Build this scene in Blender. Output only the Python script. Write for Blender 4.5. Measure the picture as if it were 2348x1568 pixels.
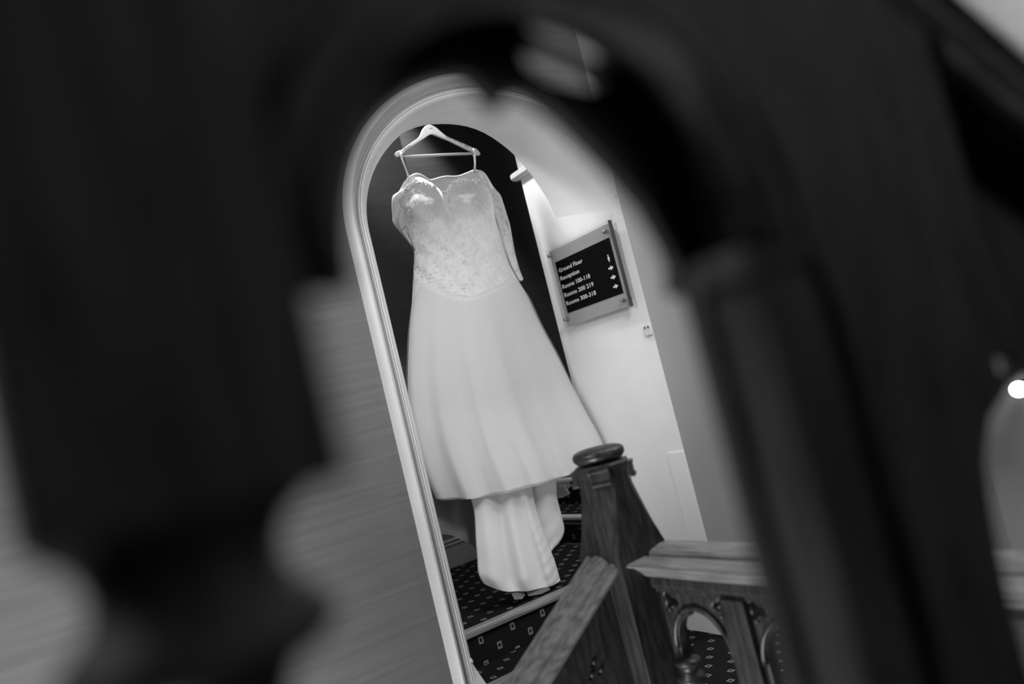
import bpy, bmesh, math, random
from mathutils import Vector, Matrix
random.seed(7)
S = bpy.context.scene
COL = S.collection
for o in list(bpy.data.objects):
    bpy.data.objects.remove(o)

# ------------------------------------------------------------------ camera
CAM = Vector((-2.4013, -2.5023, 1.2))
az, pit, roll = map(math.radians, (33.877, 3.682, 13.916))
fwd = Vector((math.sin(az) * math.cos(pit), math.cos(az) * math.cos(pit), math.sin(pit)))
r0 = Vector((math.cos(az), -math.sin(az), 0))
u0 = r0.cross(fwd)
R = math.cos(roll) * r0 - math.sin(roll) * u0
U = math.sin(roll) * r0 + math.cos(roll) * u0
cam_d = bpy.data.cameras.new('camera')
cam = bpy.data.objects.new('camera', cam_d)
COL.objects.link(cam)
m = Matrix((R, U, -fwd)).transposed().to_4x4()
m.translation = CAM
cam.matrix_world = m
cam_d.sensor_width = 36
cam_d.lens = 28.0
cam_d.clip_start = 0.02
cam_d.dof.use_dof = True
cam_d.dof.focus_distance = 3.1
cam_d.dof.aperture_fstop = 1.5
S.camera = cam

# ------------------------------------------------------------------ light and exposure
S.view_settings.view_transform = 'Standard'
S.view_settings.look = 'None'
S.view_settings.gamma = 1
S.view_settings.exposure = 0
S.view_settings.use_curve_mapping = False
W = bpy.data.worlds.new('world')
S.world = W
W.use_nodes = True
W.node_tree.nodes['Background'].inputs[0].default_value = (1, 1, 1, 1)
W.node_tree.nodes['Background'].inputs[1].default_value = 0.02


def light(name, kind, loc, power, size=0.1, target=None, sy=None, spot=None, blend=0.5):
    d = bpy.data.lights.new(name, kind)
    d.energy = power
    if kind == 'AREA':
        d.size = size
        if sy:
            d.shape = 'RECTANGLE'
            d.size_y = sy
    else:
        d.shadow_soft_size = size
    if spot:
        d.spot_size = math.radians(spot)
        d.spot_blend = blend
    o = bpy.data.objects.new(name, d)
    COL.objects.link(o)
    o.location = loc
    if target:
        o.rotation_euler = (Vector(target) - Vector(loc)).to_track_quat('-Z', 'Y').to_euler()
    return o


# shaded downlight in the passage just behind the arch
light('passage_lamp', 'SPOT', (-0.62, 0.70, 2.86), 55, 0.07, (-0.56, 0.42, 0.6), spot=96, blend=0.18)
# added spot that makes the lit strip on the deeper wall
light('added_strip_spot', 'SPOT', (0.40, 2.28, 4.0), 110, 0.05, (0.40, 2.50, 0.3), spot=62, blend=0.5)
# added spot that brightens the gown from the hall side
light('added_gown_spot', 'SPOT', (-1.0, -1.75, 2.35), 118, 0.22, (-0.58, 0.45, 1.24), spot=44, blend=0.5)
# added unseen spot that lifts the top of the papered wall behind
light('added_wall_spot', 'SPOT', (-0.95, 1.22, 3.35), 40, 0.06, (-0.05, 1.77, 2.95), spot=66, blend=0.8)
# wide soft ceiling light of the front hall
light('hall_ceiling_light', 'AREA', (0.9, -1.7, 3.4), 72, 5.0, (0.9, -1.7, 0), sy=2.0)
# stairwell light at the left, over the descending flight
light('stairwell_lamp', 'AREA', (-3.6, -1.15, 2.5), 33, 0.7, (-0.7, 0.3, 1.0))
# added fill that brightens the grey walls at the right
light('added_right_fill', 'AREA', (1.7, -2.0, 3.3), 30, 0.6, (2.2, -0.6, 0.8))
# fill added low in the stairwell to lift the papered wall at left
light('added_low_fill', 'AREA', (-2.7, -1.3, -0.7), 62, 0.8, (-1.6, 0.0, 0.7))
# weak fill added for the near balustrade, behind the photographer
light('added_near_fill', 'AREA', (-1.0, -4.0, 2.2), 8.5, 0.8, (-1.9, -2.2, 1.25))


# ------------------------------------------------------------------ materials (black-and-white picture: greys only)
def new_mat(name):
    mt = bpy.data.materials.new(name)
    mt.use_nodes = True
    nt = mt.node_tree
    return mt, nt, nt.nodes['Principled BSDF']


def nd(nt, t, **kw):
    n = nt.nodes.new(t)
    for k, v in kw.items():
        if k in n.inputs:
            n.inputs[k].default_value = v
        else:
            setattr(n, k, v)
    return n


def grey(v):
    return (v, v, v, 1)


def noise_mat(name, lo, hi, scale=(1, 1, 1), nscale=6, detail=6, rough=0.5, bump=0.1, bscale=None, spec=0.5, bdist=0.01):
    mt, nt, b = new_mat(name)
    tc = nd(nt, 'ShaderNodeTexCoord')
    mp = nd(nt, 'ShaderNodeMapping')
    mp.inputs['Scale'].default_value = scale
    nz = nd(nt, 'ShaderNodeTexNoise', Scale=nscale, Detail=detail)
    cr = nd(nt, 'ShaderNodeValToRGB')
    cr.color_ramp.elements[0].position = 0.32
    cr.color_ramp.elements[1].position = 0.68
    cr.color_ramp.elements[0].color = grey(lo)
    cr.color_ramp.elements[1].color = grey(hi)
    L = nt.links.new
    L(tc.outputs['Object'], mp.inputs['Vector'])
    L(mp.outputs['Vector'], nz.inputs['Vector'])
    L(nz.outputs['Fac'], cr.inputs['Fac'])
    L(cr.outputs['Color'], b.inputs['Base Color'])
    b.inputs['Roughness'].default_value = rough
    b.inputs['Specular IOR Level'].default_value = spec
    if bump:
        bp = nd(nt, 'ShaderNodeBump', Strength=bump, Distance=bdist)
        if bscale:
            n2 = nd(nt, 'ShaderNodeTexNoise', Scale=bscale, Detail=4)
            L(tc.outputs['Object'], n2.inputs['Vector'])
            L(n2.outputs['Fac'], bp.inputs['Height'])
        else:
            L(nz.outputs['Fac'], bp.inputs['Height'])
        L(bp.outputs['Normal'], b.inputs['Normal'])
    return mt


M = {}
M['white_wall'] = noise_mat('white_plaster', 0.72, 0.78, nscale=3, rough=0.75, bump=0.12, bscale=60, spec=0.2, bdist=0.004)
M['white_trim'] = noise_mat('white_gloss_paint', 0.56, 0.62, nscale=4, rough=0.4, bump=0.02, bscale=40, spec=0.4, bdist=0.004)
M['paper'] = noise_mat('streaked_wallpaper', 0.12, 0.15, scale=(0.7, 0.7, 16), nscale=3.2, detail=8, rough=0.7, bump=0.08, spec=0.25, bdist=0.004)
M['shaded_paper'] = noise_mat('shaded_streaked_wallpaper', 0.10, 0.13, scale=(0.7, 0.7, 14), nscale=3.2, detail=8, rough=0.7, bump=0.08, spec=0.2, bdist=0.004)  # same wallpaper darkened, the back wall's shade put into its colour
M['grey_wall'] = noise_mat('grey_plaster', 0.28, 0.33, nscale=2, rough=0.8, bump=0.1, bscale=50, spec=0.2, bdist=0.004)
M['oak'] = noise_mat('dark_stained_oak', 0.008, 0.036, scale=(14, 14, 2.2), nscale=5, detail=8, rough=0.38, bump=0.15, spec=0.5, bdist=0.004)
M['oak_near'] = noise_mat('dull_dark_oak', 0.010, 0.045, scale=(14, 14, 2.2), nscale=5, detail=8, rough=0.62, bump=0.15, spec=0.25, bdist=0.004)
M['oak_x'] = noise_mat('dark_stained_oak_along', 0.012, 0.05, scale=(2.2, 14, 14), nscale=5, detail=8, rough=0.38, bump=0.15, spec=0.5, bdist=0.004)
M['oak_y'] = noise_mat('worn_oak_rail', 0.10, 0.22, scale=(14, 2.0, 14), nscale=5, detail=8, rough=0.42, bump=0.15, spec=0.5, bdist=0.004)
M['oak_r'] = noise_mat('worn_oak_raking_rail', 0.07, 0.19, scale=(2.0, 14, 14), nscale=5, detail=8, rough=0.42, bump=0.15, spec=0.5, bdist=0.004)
M['nosing'] = noise_mat('worn_wood_nosing', 0.12, 0.28, scale=(1.2, 20, 20), nscale=5, detail=6, rough=0.4, bump=0.1, spec=0.5, bdist=0.003)
M['pale_nosing'] = noise_mat('pale_nosing', 0.55, 0.7, scale=(14, 1, 14), nscale=4, rough=0.35, bump=0, spec=0.4)
M['hanger'] = noise_mat('white_painted_wood', 0.46, 0.54, nscale=30, rough=0.4, bump=0, spec=0.4)
M['ink'] = noise_mat('dark_ink', 0.05, 0.08, nscale=30, rough=0.6, bump=0)
M['metal'] = noise_mat('brushed_metal', 0.40, 0.44, scale=(1, 1, 60), nscale=8, rough=0.4, bump=0.03, spec=0.5)
M['metal'].node_tree.nodes['Principled BSDF'].inputs['Metallic'].default_value = 0.25
M['steel'] = noise_mat('steel_stud', 0.45, 0.5, nscale=30, rough=0.2, bump=0)
M['steel'].node_tree.nodes['Principled BSDF'].inputs['Metallic'].default_value = 1
M['black_face'] = noise_mat('black_sign_face', 0.0015, 0.0025, nscale=4, rough=0.6, bump=0, spec=0.03)
M['letter'] = noise_mat('white_lettering', 0.74, 0.8, nscale=4, rough=0.5, bump=0)
M['edge'] = noise_mat('dark_acrylic_edge', 0.03, 0.05, nscale=4, rough=0.2, bump=0)


def glass_mat():
    mt, nt, b = new_mat('clear_acrylic')
    out = nt.nodes['Material Output']
    tr = nd(nt, 'ShaderNodeBsdfTransparent')
    tr.inputs[0].default_value = grey(0.93)
    gl = nd(nt, 'ShaderNodeBsdfGlossy', Roughness=0.02)
    mx = nd(nt, 'ShaderNodeMixShader')
    mx.inputs[0].default_value = 0.004
    nt.links.new(tr.outputs[0], mx.inputs[1])
    nt.links.new(gl.outputs[0], mx.inputs[2])
    nt.links.new(mx.outputs[0], out.inputs[0])
    nt.nodes.remove(b)
    return mt


M['acrylic'] = glass_mat()


def fabric(name, val, rough=0.75, transl=0.25, transp=0.0, lace=False, bump=0.15, bscale=180, bdist=0.003):
    mt, nt, b = new_mat(name)
    L = nt.links.new
    out = nt.nodes['Material Output']
    b.inputs['Base Color'].default_value = grey(val)
    b.inputs['Roughness'].default_value = rough
    b.inputs['Specular IOR Level'].default_value = 0.25
    tc = nd(nt, 'ShaderNodeTexCoord')
    nz = nd(nt, 'ShaderNodeTexNoise', Scale=bscale, Detail=3)
    L(tc.outputs['Object'], nz.inputs['Vector'])
    bp = nd(nt, 'ShaderNodeBump', Strength=bump, Distance=bdist)
    L(nz.outputs['Fac'], bp.inputs['Height'])
    L(bp.outputs['Normal'], b.inputs['Normal'])
    if lace:
        n2 = nd(nt, 'ShaderNodeTexNoise', Scale=26, Detail=4, Distortion=1.2)
        L(tc.outputs['Object'], n2.inputs['Vector'])
        cr = nd(nt, 'ShaderNodeValToRGB')
        cr.color_ramp.elements[0].position = 0.30
        cr.color_ramp.elements[0].color = grey(val * 0.84)
        cr.color_ramp.elements[1].position = 0.5
        cr.color_ramp.elements[1].color = grey(val)
        L(n2.outputs['Fac'], cr.inputs['Fac'])
        L(cr.outputs['Color'], b.inputs['Base Color'])
    tl = nd(nt, 'ShaderNodeBsdfTranslucent')
    tl.inputs[0].default_value = grey(val)
    mx = nd(nt, 'ShaderNodeMixShader')
    mx.inputs[0].default_value = transl
    L(b.outputs[0], mx.inputs[1])
    L(tl.outputs[0], mx.inputs[2])
    last = mx
    if transp or lace == 'open':
        tp = nd(nt, 'ShaderNodeBsdfTransparent')
        m2 = nd(nt, 'ShaderNodeMixShader')
        m2.inputs[0].default_value = transp
        if lace == 'open':
            c2 = nd(nt, 'ShaderNodeValToRGB')
            c2.color_ramp.elements[0].position = 0.31
            c2.color_ramp.elements[0].color = grey(0.65)
            c2.color_ramp.elements[1].position = 0.40
            c2.color_ramp.elements[1].color = grey(0.05)
            L(n2.outputs['Fac'], c2.inputs['Fac'])
            L(c2.outputs['Color'], m2.inputs[0])
        L(mx.outputs[0], m2.inputs[1])
        L(tp.outputs[0], m2.inputs[2])
        last = m2
    L(last.outputs[0], out.inputs[0])
    return mt


M['lace'] = fabric('white_lace', 0.82, bump=0.5, bscale=70, lace=True, bdist=0.006)
M['lace_open'] = fabric('open_lace', 0.82, bump=0.5, bscale=70, lace='open', transl=0.35)
M['tulle'] = fabric('white_tulle', 0.82, bump=0.05, bscale=300, transl=0.35)
M['sheer'] = fabric('sheer_tulle', 0.8, transp=0.68, transl=0.4, bump=0.02)
M['satin'] = fabric('white_satin', 0.82, rough=0.45, bump=0.04, bscale=25, transl=0.12, bdist=0.01)
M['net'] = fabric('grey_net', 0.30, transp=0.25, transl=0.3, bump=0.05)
M['lining'] = fabric('satin_lining', 0.80, rough=0.4, bump=0.1, bscale=14, transl=0.2, bdist=0.02)
M['bead'] = noise_mat('crystal_bead', 0.8, 0.9, nscale=10, rough=0.08, bump=0, spec=1.0)


def carpet(name, ax, pu=0.136, pv=0.115, hu=0.0115, hv=0.0135):
    """dark pile carpet with a printed lattice of small pale lozenge rings; ax = the two object axes of the surface"""
    mt, nt, b = new_mat(name)
    L = nt.links.new
    tc = nd(nt, 'ShaderNodeTexCoord')
    sx = nd(nt, 'ShaderNodeSeparateXYZ')
    L(tc.outputs['Object'], sx.inputs[0])

    def mth(op, a, bb=None, c=None):
        n = nd(nt, 'ShaderNodeMath', operation=op)
        for i, v in enumerate((a, bb, c)):
            if v is None:
                continue
            if isinstance(v, (int, float)):
                n.inputs[i].default_value = v
            else:
                L(v, n.inputs[i])
        return n.outputs[0]

    u = mth('DIVIDE', sx.outputs[ax[0]], pu)
    v = mth('DIVIDE', sx.outputs[ax[1]], pv)
    masks = []
    for off in (0.0, 0.5):
        fu = mth('SUBTRACT', mth('FRACT', mth('ADD', u, off + 100)), 0.5)
        fv = mth('SUBTRACT', mth('FRACT', mth('ADD', v, off + 100)), 0.5)
        a = mth('ABSOLUTE', mth('MULTIPLY', fu, pu / hu))
        c = mth('ABSOLUTE', mth('MULTIPLY', fv, pv / hv))
        d = mth('MAXIMUM', mth('MAXIMUM', a, c), mth('MULTIPLY', mth('ADD', a, c), 0.55))
        ring = mth('MULTIPLY', mth('LESS_THAN', d, 1.0), mth('GREATER_THAN', d, 0.46))
        masks.append(ring)
    msk = mth('MAXIMUM', masks[0], masks[1])
    nz = nd(nt, 'ShaderNodeTexNoise', Scale=220, Detail=2)
    L(tc.outputs['Object'], nz.inputs['Vector'])
    msk2 = mth('MULTIPLY', msk, mth('ADD', nz.outputs['Fac'], 0.35))
    mix = nd(nt, 'ShaderNodeMix', data_type='RGBA')
    mix.inputs['A'].default_value = grey(0.011)
    mix.inputs['B'].default_value = grey(0.21)
    L(msk2, mix.inputs['Factor'])
    L(mix.outputs['Result'], b.inputs['Base Color'])
    b.inputs['Roughness'].default_value = 0.95
    b.inputs['Specular IOR Level'].default_value = 0.05
    bp = nd(nt, 'ShaderNodeBump', Strength=0.4, Distance=0.003)
    L(nz.outputs['Fac'], bp.inputs['Height'])
    L(bp.outputs['Normal'], b.inputs['Normal'])
    return mt


M['carpet'] = carpet('lozenge_carpet', (0, 1))
M['carpet_xz'] = carpet('lozenge_carpet_riser', (0, 2), 0.16, 0.10, 0.0115, 0.0155)
M['carpet_yz'] = carpet('lozenge_carpet_side_riser', (1, 2))


def lamp_mat():
    mt, nt, b = new_mat('frosted_lamp_glass')
    b.inputs['Base Color'].default_value = grey(0.9)
    b.inputs['Emission Color'].default_value = grey(1)
    b.inputs['Emission Strength'].default_value = 2.2
    return mt


M['lamp'] = lamp_mat()


# ------------------------------------------------------------------ mesh helpers
def link(name, me, mat, parent=None, smooth=False):
    me.materials.clear()
    me.materials.append(mat)
    o = bpy.data.objects.new(name, me)
    COL.objects.link(o)
    if smooth:
        for p in me.polygons:
            p.use_smooth = True
    if parent:
        o.parent = parent
    return o


def obj(name, bm, mat, parent=None, smooth=False, recalc=True):
    if recalc:
        bmesh.ops.recalc_face_normals(bm, faces=bm.faces)
    me = bpy.data.meshes.new(name)
    bm.to_mesh(me)
    bm.free()
    return link(name, me, mat, parent, smooth)


def thing(name, label, cat, group=None, loc=(0, 0, 0)):
    o = bpy.data.objects.new(name, None)
    COL.objects.link(o)
    o.location = loc
    o.empty_display_size = 0.05
    o['label'] = label
    o['category'] = cat
    if group:
        o['group'] = group
    return o


def struct(o):
    o['kind'] = 'structure'
    return o


def bevel(bm, w, seg=2):
    if w:
        bmesh.ops.bevel(bm, geom=list(bm.edges), offset=w, segments=seg, profile=0.7, affect='EDGES')


def box(x0, x1, y0, y1, z0, z1, bev=0, bm=None, seg=2):
    b2 = bmesh.new()
    v = [b2.verts.new((x, y, z)) for z in (z0, z1) for y in (y0, y1) for x in (x0, x1)]
    for f in ((0, 1, 3, 2), (4, 5, 7, 6), (0, 1, 5, 4), (2, 3, 7, 6), (0, 2, 6, 4), (1, 3, 7, 5)):
        b2.faces.new([v[i] for i in f])
    bmesh.ops.recalc_face_normals(b2, faces=b2.faces)
    bevel(b2, bev, seg)
    if bm is None:
        return b2
    me = bpy.data.meshes.new('tmp')
    b2.to_mesh(me)
    b2.free()
    bm.from_mesh(me)
    bpy.data.meshes.remove(me)
    return bm


def quad(pts, bm=None):
    bm = bm or bmesh.new()
    bm.faces.new([bm.verts.new(p) for p in pts])
    return bm


def prism(prof, axis, a, b, shift=(0, 0, 0), bm=None):
    """closed 2-D profile swept along a straight axis; prof in the two other axes, shift = offset reached at b"""
    bm = bm or bmesh.new()
    oth = [i for i in range(3) if i != axis]
    rings = []
    for t, sh in ((a, (0, 0, 0)), (b, shift)):
        ring = []
        for p in prof:
            c = [0, 0, 0]
            c[axis] = t
            c[oth[0]], c[oth[1]] = p
            ring.append(bm.verts.new([c[i] + sh[i] for i in range(3)]))
        rings.append(ring)
    n = len(prof)
    for i in range(n):
        bm.faces.new((rings[0][i], rings[0][(i + 1) % n], rings[1][(i + 1) % n], rings[1][i]))
    bm.faces.new(rings[0])
    bm.faces.new(rings[1][::-1])
    return bm


def lathe(prof, cx, cy, n=28, bm=None, square=None):
    """profile of (radius, z) turned about a vertical axis"""
    bm = bm or bmesh.new()
    rings = []
    for r, z in prof:
        rings.append([bm.verts.new((cx + r * math.cos(2 * math.pi * k / n), cy + r * math.sin(2 * math.pi * k / n), z)) for k in range(n)])
    for a, b in zip(rings, rings[1:]):
        for k in range(n):
            bm.faces.new((a[k], a[(k + 1) % n], b[(k + 1) % n], b[k]))
    bm.faces.new(rings[0])
    bm.faces.new(rings[-1][::-1])
    return bm


def tube(path, r, n=10, bm=None, flat=None):
    """round bar along a list of points"""
    bm = bm or bmesh.new()
    P = [Vector(p) for p in path]
    rings = []
    for i, p in enumerate(P):
        t = (P[min(i + 1, len(P) - 1)] - P[max(i - 1, 0)]).normalized()
        a = t.cross(Vector((0.13, 0.97, 0.2))).normalized()
        b = t.cross(a).normalized()
        rr = r[i] if isinstance(r, (list, tuple)) else r
        ring = []
        for k in range(n):
            th = 2 * math.pi * k / n
            ring.append(bm.verts.new(p + a * rr * math.cos(th) + b * rr * (flat or 1) * math.sin(th)))
        rings.append(ring)
    for a, b in zip(rings, rings[1:]):
        for k in range(n):
            bm.faces.new((a[k], a[(k + 1) % n], b[(k + 1) % n], b[k]))
    bm.faces.new(rings[0])
    bm.faces.new(rings[-1][::-1])
    return bm


def plate(loops, thick, mapf, bev=0.0, name='plate'):
    """pierced board: 2-D loops (first the outline, the rest holes) filled and thickened, then mapped into the room"""
    cu = bpy.data.curves.new(name, 'CURVE')
    cu.dimensions = '2D'
    cu.fill_mode = 'BOTH'
    cu.extrude = thick / 2 - bev
    cu.bevel_depth = bev
    cu.offset = -bev
    cu.bevel_resolution = 1
    for lp in loops:
        sp = cu.splines.new('POLY')
        sp.points.add(len(lp) - 1)
        for p, q in zip(sp.points, lp):
            p.co = (q[0], q[1], 0, 1)
        sp.use_cyclic_u = True
    o = bpy.data.objects.new(name, cu)
    COL.objects.link(o)
    bpy.context.view_layer.update()
    dg = bpy.context.evaluated_depsgraph_get()
    me = bpy.data.meshes.new_from_object(o.evaluated_get(dg))
    bpy.data.objects.remove(o)
    bpy.data.curves.remove(cu)
    bm = bmesh.new()
    bm.from_mesh(me)
    bpy.data.meshes.remove(me)
    for v in bm.verts:
        v.co = mapf(v.co.x, v.co.y, v.co.z)
    bmesh.ops.remove_doubles(bm, verts=bm.verts, dist=1e-5)
    return bm


def lerp(a, b, t):
    return a + (b - a) * t


def resample(pts, n, smooth=True):
    P = [Vector(p) for p in pts]
    if smooth and len(P) > 2:
        Q = []
        for i in range(len(P) - 1):
            p0, p1, p2, p3 = P[max(i - 1, 0)], P[i], P[i + 1], P[min(i + 2, len(P) - 1)]
            for k in range(6):
                t = k / 6
                Q.append(0.5 * ((2 * p1) + (-p0 + p2) * t + (2 * p0 - 5 * p1 + 4 * p2 - p3) * t * t + (-p0 + 3 * p1 - 3 * p2 + p3) * t ** 3))
        Q.append(P[-1])
        P = Q
    d = [0]
    for a, b in zip(P, P[1:]):
        d.append(d[-1] + (b - a).length)
    out = []
    j = 0
    for i in range(n):
        s = d[-1] * i / (n - 1)
        while j < len(d) - 2 and d[j + 1] < s:
            j += 1
        t = (s - d[j]) / max(d[j + 1] - d[j], 1e-9)
        out.append(P[j].lerp(P[j + 1], min(max(t, 0), 1)))
    return out


def d3(pts, y):
    return [p if len(p) == 3 else (p[0], y, p[1]) for p in pts]


BULGE = Vector((-0.53, -0.85, 0))      # the way the gown faces: out through the arch, to the stair foot


def coons(top, bottom, left, right, nu, nv, y=0.6):
    T, B = resample(d3(top, y), nu), resample(d3(bottom, y), nu)
    Lf, Rt = resample(d3(left, y), nv), resample(d3(right, y), nv)
    Lf[0], Rt[0], Lf[-1], Rt[-1] = T[0], T[-1], B[0], B[-1]
    G = []
    for j in range(nv):
        v = j / (nv - 1)
        row = []
        for i in range(nu):
            u = i / (nu - 1)
            p = Lf[j] * (1 - u) + Rt[j] * u + T[i] * (1 - v) + B[i] * v
            p = p - (T[0] * (1 - u) * (1 - v) + T[-1] * u * (1 - v) + B[0] * (1 - u) * v + B[-1] * u * v)
            row.append(p)
        G.append(row)
    return G


def cloth(name, G, front, back, mat, parent, smooth=True, closed=True):
    """double-walled garment piece from a grid: front(u,v,p) and back(u,v,p) give the distance from the middle surface"""
    nv, nu = len(G), len(G[0])
    bm = bmesh.new()
    A, Bk = [], []
    for j in range(nv):
        v = j / (nv - 1)
        ra, rb = [], []
        for i in range(nu):
            u = i / (nu - 1)
            p = G[j][i]
            ra.append(bm.verts.new(p + BULGE * front(u, v, p)))
            if back:
                rb.append(bm.verts.new(p - BULGE * back(u, v, p)))
        A.append(ra)
        Bk.append(rb)
    for j in range(nv - 1):
        for i in range(nu - 1):
            bm.faces.new((A[j][i], A[j][i + 1], A[j + 1][i + 1], A[j + 1][i]))
            if back:
                bm.faces.new((Bk[j][i], Bk[j + 1][i], Bk[j + 1][i + 1], Bk[j][i + 1]))
    if back:
        for j in range(nv - 1):
            bm.faces.new((A[j][0], A[j + 1][0], Bk[j + 1][0], Bk[j][0]))
            bm.faces.new((A[j][-1], Bk[j][-1], Bk[j + 1][-1], A[j + 1][-1]))
    return obj(name, bm, mat, parent, smooth)


def prof(u, p=0.55):
    return max(math.sin(math.pi * min(max(u, 0), 1)), 0) ** p


# ------------------------------------------------------------------ the room
XL = -1.188                      # left jamb of the arch, right jamb is x = 0
ZTOP, ZBACK = 3.5, 4.2
ARC_N = 40


def front_arc(n=ARC_N, a=0.594, b=0.46, zc=1.875):
    return [(-0.594 - a * math.cos(math.pi * k / n), zc + b * math.sin(math.pi * k / n)) for k in range(n + 1)]


FAR = [(-1.188, 1.80), (-1.165, 1.93), (-1.11, 2.07), (-1.01, 2.22), (-0.90, 2.325), (-0.783, 2.386), (-0.735, 2.408), (-0.656, 2.436), (-0.581, 2.45), (-0.515, 2.453), (-0.469, 2.452), (-0.402, 2.444), (-0.336, 2.426), (-0.273, 2.395), (-0.212, 2.350), (-0.161, 2.302), (-0.117, 2.244), (-0.062, 2.15), (-0.019, 2.049), (0.0, 1.973)]
fa = front_arc()
fr = [(p.x, p.z) for p in resample([(x, 0, z) for x, z in FAR], ARC_N + 1)]
fr[0], fr[-1] = (XL, 1.80), (0.0, 1.973)
YA = 0.444                        # thickness of the arch
bm = bmesh.new()
XW0, XW1, ZF = -4.5, 2.9, -1.6
quad([(XW0, 0, ZF), (XL - 0.045, 0, ZF), (XL - 0.045, 0, ZTOP), (XW0, 0, ZTOP)], bm)
struct(obj('wall_front', quad([(0, 0, ZF), (XW1, 0, ZF), (XW1, 0, ZTOP), (0, 0, ZTOP)]), M['grey_wall'], recalc=False))
fw = [(min(x, 0.0), z) for x, z in front_arc(ARC_N, 0.639, 0.53)]
for (x0, z0), (x1, z1) in zip(fw, fw[1:]):
    if x1 - x0 > 1e-4:
        quad([(x0, 0, z0), (x1, 0, z1), (x1, 0, ZTOP), (x0, 0, ZTOP)], bm)
struct(obj('wall_front', bm, M['paper'], recalc=False))
# white painted arch: soffit, left reveal and the back face above the opening
bm = bmesh.new()
KY = 8
rows = []
for k in range(KY + 1):
    t = k / KY
    rows.append([bm.verts.new((lerp(a[0], b[0], t), lerp(0.012, YA, t), lerp(a[1], b[1], t))) for a, b in zip(fa, fr)])
for a, b in zip(rows, rows[1:]):
    for i in range(ARC_N):
        bm.faces.new((a[i], a[i + 1], b[i + 1], b[i]))
for f in bm.faces:
    f.smooth = True
quad([(XL, 0.012, -0.3), (XL, YA, -0.3), (XL, YA, 1.80), (XL, 0.012, 1.875)], bm)
bk = [(bm.verts.new((x, YA + 0.001, z)), bm.verts.new((x, YA + 0.001, ZTOP))) for x, z in fr]
for a, b in zip(bk, bk[1:]):
    bm.faces.new((a[0], b[0], b[1], a[1]))
quad([(XW0, YA, -0.3), (XL, YA, -0.3), (XL, YA, ZTOP), (XW0, YA, ZTOP)], bm)
struct(obj('trim_1', bm, M['white_wall'], recalc=False))
# right wall of the passage, carries the sign, ends in a free edge behind the arch
bm = bmesh.new()
quad([(0, 0, -0.3), (0, 0, ZTOP), (0, 0.645, ZTOP), (0, 0.645, -0.3)], bm)
quad([(0, 0.645, -0.3), (0, 0.645, ZTOP), (3.2, 0.645, ZTOP), (3.2, 0.645, -0.3)], bm)
struct(obj('wall_right', bm, M['white_wall'], recalc=False))
# left part of the wall behind, and the deeper wall of the stair, its shade put into the paper
bm = bmesh.new()
quad([(XW0, 1.77, 0), (0.016, 1.77, 0), (0.016, 1.77, ZBACK), (XW0, 1.77, ZBACK)], bm)
quad([(0.016, 1.77, 0), (0.016, 2.62, 0), (0.016, 2.62, ZBACK), (0.016, 1.77, ZBACK)], bm)
struct(obj('wall_left', bm, M['paper'], recalc=False))
struct(obj('wall_back', quad([(0.016, 2.62, 0), (3.2, 2.62, 0), (3.2, 2.62, ZBACK), (0.016, 2.62, ZBACK)]), M['shaded_paper'], recalc=False))
# end wall of the hall, seen through the near balusters at the right
bm = bmesh.new()
quad([(2.30, 0, ZF), (2.30, -4.6, ZF), (2.30, -4.6, ZTOP), (2.30, 0, ZTOP)], bm)
struct(obj('wall_end', bm, M['grey_wall'], recalc=False))
struct(obj('ceiling', box(XW0, 2.9, -4.6, 0, ZTOP, ZTOP + 0.05), M['white_wall']))
struct(obj('ceiling', box(XW0, 3.2, 0, 2.7, ZBACK, ZBACK + 0.05), M['white_wall']))
# carpeted landing beside the balustrade
struct(obj('floor', box(-1.187, -0.001, -0.001, 0.285, -0.2, 0.0), M['carpet']))
struct(obj('floor', box(-1.19, 0.8, -3.2, -0.001, -0.2, 0.0), M['carpet']))
struct(obj('floor', box(-4.0, -1.19, -4.4, 0.0, -1.7, -1.6), M['carpet']))
# small pieces of trim on the passage wall: cap rail behind the arch and a shallow boxed strip by the corner
bm = prism([(0.0, 2.238), (-0.030, 2.240), (-0.040, 2.250), (-0.040, 2.268), (-0.030, 2.278), (0.0, 2.280)], 1, 0.45, 0.672)
struct(obj('trim_2', bm, M['white_trim']))
struct(obj('trim_3', box(-0.006, 0.001, 0.004, 0.104, 0.0, 0.793, 0.002), M['white_wall']))
# skirting under the left wall behind the gown
sk = [(1.77, 0.31), (1.752, 0.31), (1.752, 0.43), (1.748, 0.436), (1.748, 0.442), (1.757, 0.448), (1.760, 0.452), (1.750, 0.457), (1.750, 0.463), (1.77, 0.468)]
struct(obj('baseboard_back', prism(sk, 0, -3.0, 0.016), M['grey_wall']))


# moulded architrave round the arch: bead, hollow, fillets and a splayed inner band
def arch_path(n=56):
    pts = [(XL, 0.36, -1.278)]      # inner x, z, outer x (left jamb)
    out = []
    for z in (0.0, 0.8, 1.3, 1.7):
        out.append(((XL, z), (-1.278, z)))
    for k in range(n + 1):
        t = math.pi * (1 - k / n)
        if t < math.radians(5):
            break
        i = (-0.594 + 0.594 * math.cos(t), 1.875 + 0.46 * math.sin(t))
        o = (-0.594 + 0.684 * math.cos(t), 1.875 + 0.60 * math.sin(t))
        out.append((i, o))
    return out


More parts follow.
